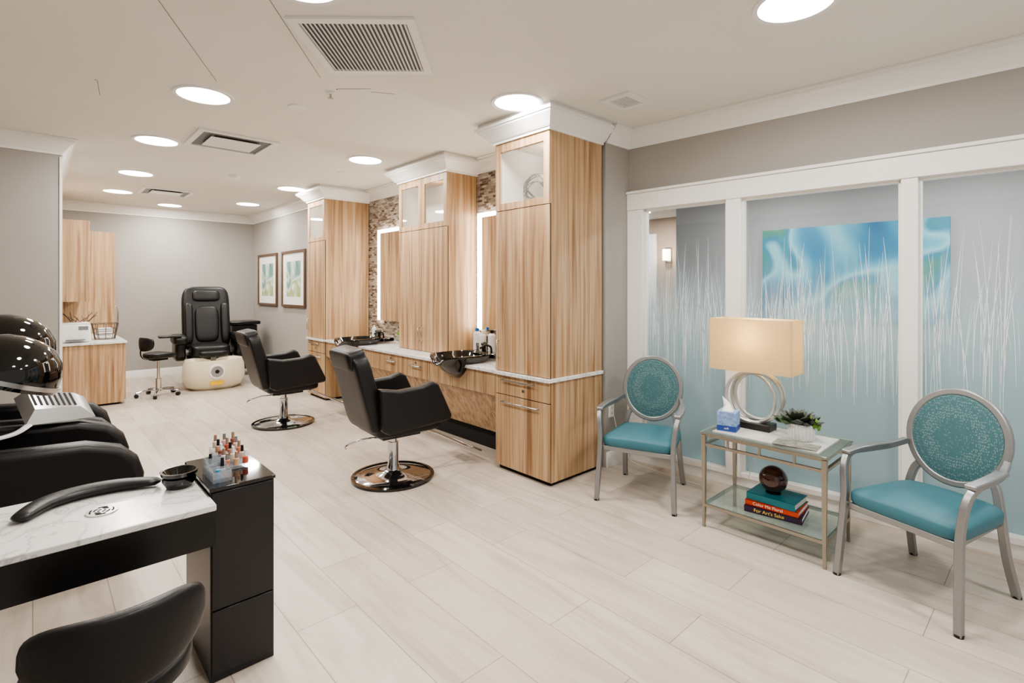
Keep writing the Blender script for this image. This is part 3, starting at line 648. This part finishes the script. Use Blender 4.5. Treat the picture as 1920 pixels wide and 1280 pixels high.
def stool(name,x,y,rz,sh=.52,bw=.40,bh=.18,bz=.70,bd=.19):
    g=G(name,(x,y,0),rz)
    for i in range(5):
        a=2*PI*i/5+.3; c,s=math.cos(a),math.sin(a)
        sweep(g,'spoke_%d'%i,[(.03*c,.03*s,.10),(.16*c,.16*s,.095),(.27*c,.27*s,.075)],.035,.022,CHROME,n=8)
        cyl(g,'caster_stem_%d'%i,(.27*c,.27*s,.08),(.27*c,.27*s,.04),.01,CHROME)
        cyl(g,'caster_%d'%i,(.27*c-.022*s,.27*s+.022*c,.028),(.27*c+.022*s,.27*s-.022*c,.028),.027,BLACKP)
    lathe(g,'gas_lift',[(0,.07),(.035,.07),(.035,.26),(.02,.26),(.02,sh-.05),(0,sh-.05)],CHROME)
    box(g,'mechanism',(0,0,sh-.055),(.2,.14,.03),BLACKP,.004)
    def sad(px,py,pz): return [px,py,pz+.35*py*py*1.2-.12*max(0,px)**2*3]
    cush(g,'seat',(0.02,0,sh),(.40,.40,.085),BLACKL,.5,.8,fn=sad)
    sweep(g,'back_bracket',smooth([(-.08,0,sh-.05),(-.2,0,sh-.03),(-.245,0,sh+.05),(-.225,0,bz)],5),.035,.012,BLACKP,n=8,ref=(1,0,0))
    def crv(px,py,pz):
        k=1-.25*max(0,-pz/bh); return [px+1.9*py*py, py*k, pz+.3*py*py]
    cush(g,'backrest',(-bd-.02,0,bz),(.055,bw,bh),BLACKL,.6,.55,fn=crv)
stool('pedicure_stool',1.37,9.2,math.radians(20),.60,.34,.2,.78)
# pedicure chair
g=G('pedicure_spa_chair',(2.18,9.85,0),math.radians(-95))
def tb(px,py,pz):
    k=1+.12*(-pz/.2); return [px,py*k,pz]
cush(g,'base_shell',(.12,0,.205),(1.15,.66,.40),CREAM,.4,.5,fn=tb)
def rrg(cx,a,b,z): return supring(cx,a,b,z,2.4)
loft(g,'foot_basin',[rrg(.5,.2,.3,.0),rrg(.5,.26,.40,.06),rrg(.52,.3,.44,.2),rrg(.52,.31,.43,.38),rrg(.52,.29,.40,.47),rrg(.52,.25,.34,.46),rrg(.5,.18,.24,.25),rrg(.5,.1,.12,.2)],CREAM)
cush(g,'foot_pad',(.5,0,.545),(.2,.40,.10),BLACKL,.5,.6)
sweep(g,'foot_pad_post',[(.42,0,.25),(.46,0,.5)],.08,.05,GREYP,n=10)
cyl(g,'control_ring',(.81,0,.3),(.84,0,.3),.12,WHITEP,.11); cyl(g,'control_disc',(.84,0,.3),(.847,0,.3),.085,STEEL); cyl(g,'drain_hole',(.847,0,.3),(.85,0,.3),.03,BLACKP)
box(g,'caution_label',(.80,.0,.12),(.02,.18,.06),M('caution_label_yellow',rgb(235,190,30),.5),.002)
cush(g,'seat_cushion',(.0,0,.57),(.66,.56,.19),BLACKL,.4,.3)
cush(g,'seat_frame',(-.02,0,.46),(.6,.66,.14),BLACKP,.4,.4)
cush(g,'backrest',(-.36,0,1.07),(.18,.72,1.12),BLACKL,.35,.3,rot=(0,math.radians(-12),0))
cush(g,'back_pad_center',(-.26,0,.98),(.12,.36,.62),BLACKL,.45,.35,rot=(0,math.radians(-12),0))
cush(g,'head_pillow',(-.38,0,1.46),(.14,.42,.2),BLACKL,.5,.4,rot=(0,math.radians(-12),0))
for s,n in((1,'left'),(-1,'right')):
    cush(g,'bolster_'+n,(-.25,s*.27,1.0),(.15,.13,.7),BLACKL,.5,.5,rot=(0,math.radians(-12),0))
    cush(g,'armrest_'+n,(.06,s*.44,.77),(.74,.20,.15),BLACKL,.5,.4)
    cush(g,'arm_body_'+n,(-.02,s*.43,.59),(.6,.16,.34),BLACKP,.4,.4)
box(g,'manicure_tray',(.3,-.58,.84),(.24,.30,.03),BLACKP,.01); cyl(g,'tray_post',(.2,-.47,.6),(.28,-.5,.83),.018,BLACKP)
# cart
g=G('rolling_cart',(2.86,10.5,0)); box(g,'body',(0,0,.52),(.42,.42,.8),BLACKP,.01)
for i,z in enumerate((.2,.38,.56,.74)): box(g,'drawer_%d'%i,(-.0,-.215,z),(.38,.02,.16),BLACKG,.004)
box(g,'top_tray',(0,0,.96),(.52,.5,.06),BLACKP,.015)
for i,(a,b) in enumerate([(1,1),(1,-1),(-1,1),(-1,-1)]): cyl(g,'caster_%d'%i,(a*.17-.015,b*.17,.04),(a*.17+.015,b*.17,.04),.04,BLACKP); box(g,'fork_%d'%i,(a*.17,b*.17,.09),(.04,.03,.08),STEEL)
g=G('waste_bin',(2.86,8.12,0)); lathe(g,'bin',[(0,0),(.13,0),(.16,.5),(.15,.5),(.12,.02),(0,.02)],BLACKP); lathe(g,'lid',[(.165,.5),(.165,.54),(.1,.6),(0,.62)],BLACKP)

# ---------------- dryer chairs ----------------
def dryer(x,y,hz,hs):
    g=G('hood_dryer_chair',(x,y,0),0)
    arm=[(-.42,.12),(.30,.12),(.37,.3),(.39,.5),(.36,.6),(.28,.68),(.12,.73),(-.1,.74),(-.42,.76)]
    for s,n in((1,'left'),(-1,'right')):
        prism(g,'arm_'+n,arm,'y',s*.26,s*.40,BLACKL,.045,5)
    cush(g,'seat_cushion',(.02,0,.42),(.68,.54,.2),BLACKL,.3,.25); box(g,'seat_base',(-.03,0,.22),(.6,.52,.22),BLACKL,.02)
    cush(g,'backrest',(-.36,0,.72),(.2,.56,.66),BLACKL,.35,.3,rot=(0,math.radians(-10),0))
    for i,(a,b) in enumerate([(1,1),(1,-1),(-1,1),(-1,-1)]): cyl(g,'foot_%d'%i,(a*.28,b*.3,0),(a*.28,b*.3,.13),.025,CHROME)
    prof=[(.0,.26),(.09,.25),(.17,.215),(.23,.15),(.262,.07),(.27,0),(.27,-.05),(.25,-.055),(.245,0),(.2,.13),(.1,.2),(0,.22)]
    prof=[(r*hs,z*hs) for r,z in prof]
    rt=(0,math.radians(22),0)
    lathe(g,'hood_dome',prof,BLACKG,n=48,loc=(-.21,0,hz),rot=rt)
    lathe(g,'hood_rim',[(.272*hs,-.0),(.284*hs,-.0),(.284*hs,-.025),(.272*hs,-.025)],STEEL,n=48,loc=(-.21,0,hz),rot=rt)
    lathe(g,'hood_inner_ring',[(.25*hs,-.05*hs),(.24*hs,-.04*hs),(.16*hs,.0),(.15*hs,.01)],GREYP,n=48,loc=(-.21,0,hz),rot=rt)
    sweep(g,'hood_arm',smooth([(-.47,0,.6),(-.54,0,.95),(-.52,0,1.2),(-.38,0,hz+.2)],5),.05,.04,GREYP,n=10)
dryer(.1,4.12,1.10,.9); dryer(.08,4.98,1.17,.95)
# silver vented visor resting on arm
g=G('vented_dryer_visor',(.09,4.50,.82)); g.e.rotation_euler=(math.radians(24),math.radians(6),math.radians(14))
VS=M('silver_shell',rgb(168,168,169),.28,.7)
R0=[(-.16,-.18,0),(.20,-.14,0),(.20,.12,0),(-.16,.14,0)]; R1=[(-.12,-.12,.075),(.12,-.085,.055),(.12,.085,.055),(-.12,.11,.075)]
loft(g,'housing',[R0,R1],VS,angle=30)
for i in range(8): box(g,'slot_%d'%i,(-.105+.029*i,.005,.0745-.0025*i),(.011,.15,.005),DARK,rot=(0,math.radians(5),0))
sweep(g,'handle',smooth([(-.14,-.17,.0),(-.22,-.25,.0),(-.34,-.31,.01),(-.45,-.34,.01)],5),.035,.014,WHITEP,n=12)

# ---------------- manicure table ----------------
g=G('manicure_table')
bx(g,'pedestal',.525,.77,2.352,2.80,.0,.775,BLACKLAM,.003)
bx(g,'pedestal_top',.52,.775,2.345,2.805,.775,.79,BLACKG,.002)
bx(g,'drawer_front_lower',.53,.765,2.344,2.352,.03,.29,BLACKLAM,.002); bx(g,'drawer_front_upper',.53,.765,2.344,2.352,.296,.77,BLACKLAM,.002)
bx(g,'pedestal_left',-.85,-.6,2.35,2.80,0,.74,BLACKLAM,.003)
bx(g,'marble_top',-.86,.524,2.25,2.78,.735,.76,MARBLE,.004)
bx(g,'skirt_front',-.6,.522,2.254,2.274,.60,.735,BLACKP); bx(g,'skirt_back',-.6,.522,2.75,2.77,.60,.735,BLACKP); bx(g,'drawer_box',-.6,.522,2.274,2.75,.69,.735,BLACKP)
lathe(g,'vent_ring',[(0,0),(.05,0),(.05,.004),(.0,.005)],STEEL,loc=(.19,2.47,.76))
for i in range(3):
    for j in range(4):
        a=2*PI*(j+.3*i)/4; r=.012+.012*i
        sweep(g,'vent_slot_%d_%d'%(i,j),[(.19+r*math.cos(a+q*.3),2.47+r*math.sin(a+q*.3),.7655) for q in range(4)],.004,.001,DARK,n=4)
cushp=smooth([(-.04,2.53,.78),(.03,2.64,.783),(.13,2.69,.783),(.26,2.685,.783),(.40,2.63,.78)],6)
sweep(g,'wrist_cushion',cushp,.095,.046,BLACKL,n=16,tap=lambda t:.3+.7*(math.sin(PI*min(max(t,.0),1)))**.35 if 0<t<1 else .25)
g=G('manicure_bowl',(.455,2.56,.76)); lathe(g,'bowl',[(0,0),(.045,0),(.062,.03),(.062,.045),(.05,.045),(.045,.02),(0,.015)],BLACKG)
lathe(g,'inner_cup',[(.03,.03),(.066,.055),(.07,.07),(.06,.07),(.04,.04),(0,.035)],BLACKG)
# polish rack
g=G('nail_polish_rack',(.675,2.66,.79),0)
cols=[(196,130,108),(228,205,192),(150,92,82),(210,168,138),(230,218,205),(180,140,122),(196,104,84),(222,196,188)]
PM=[M('polish_%d'%i,rgb(*c),.1) for i,c in enumerate(cols)]
PINKCAP=M('rose_cap',rgb(186,156,138),.25,.6)
for st in range(5):
    yy=-.1+.05*st; zz=.012+.010*st
    bx(g,'step_%d'%st,-.06,.06,yy-.024,yy+.024,0.001,zz,ACRYL)
    for i in range(3):
        xx=-.038+.038*i
        lathe(g,'polish_bottle_%d_%d'%(st,i),[(0,zz),(.012,zz),(.012,zz+.028),(.004,zz+.032),(0,zz+.032)],PM[(i*3+st)%8],n=14,loc=(xx,yy,0))
        lathe(g,'polish_cap_%d_%d'%(st,i),[(0,zz+.032),(.007,zz+.032),(.006,zz+.06),(0,zz+.06)],(STEEL,PINKCAP,WHITEP,BLACKP,PINKCAP)[(i+st)%5],n=12,loc=(xx,yy,0))
g=G('acrylic_organizer',(.58,2.42,.79))
for i in range(4):
    for k,(a,b,c,d) in enumerate([(-.035,.035,-.022,-.019),(-.035,.035,.019,.022),(-.035,-.032,-.019,.019),(.032,.035,-.019,.019)]): bx(g,'wall_%d_%d'%(i,k),a,b,c+.045*i,d+.045*i,0.001,.045+.008*i,ACRYL)
lathe(g,'blue_file',[(0,.001),(.008,.001),(.008,.05),(0,.05)],M('blue_item',rgb(60,140,180),.4),n=10,loc=(-.012,0,0))
for k,(x_,y_) in enumerate([(.015,.045),(-.01,.135)]):
    lathe(g,'clear_bottle_%d'%k,[(0,.001),(.013,.001),(.013,.035),(.004,.04),(0,.04)],WHITEP,n=14,loc=(x_,y_,0)); lathe(g,'black_cap_%d'%k,[(0,.04),(.008,.04),(.006,.085),(0,.085)],BLACKP,n=12,loc=(x_,y_,0))
stool('manicure_stool',.165,1.87,math.radians(90),.50,.39,.2,.70,.26)

# ---------------- lights ----------------
for x,y in[(5.2,.6),(5.2,2.2),(5.2,-1),(6.8,4.4)]:
    g=G('hall_fill_light',(x,y,2.75)); lathe(g,'lens',[(0,-.004),(.12,-.004)],EMIT)  # added fill lamp to light the hall behind the frosted glass
    l=bpy.data.lights.new('hall_fill_lamp','AREA'); l.shape='DISK'; l.size=.3; l.energy=36; l.color=(.97,.98,1)
    o=bpy.data.objects.new('lamp',l); COL.objects.link(o); o.parent=g.e; o.location=(0,0,-.02)
w=bpy.data.worlds.new('world'); sc.world=w; w.use_nodes=True
w.node_tree.nodes['Background'].inputs[0].default_value=(1,.96,.91,1); w.node_tree.nodes['Background'].inputs[1].default_value=.7

# ---------------- camera ----------------
cam=bpy.data.cameras.new('camera'); co=bpy.data.objects.new('camera',cam); COL.objects.link(co)
co.location=(0,0,1.6); co.rotation_euler=(PI/2,0,math.radians(-42.9)); cam.sensor_width=36; cam.lens=967/1920*36; cam.shift_y=-100/1920; cam.clip_start=.05
sc.camera=co
sc.view_settings.view_transform='AgX'
sc.view_settings.look='AgX - Medium High Contrast'
sc.view_settings.exposure=-0.12
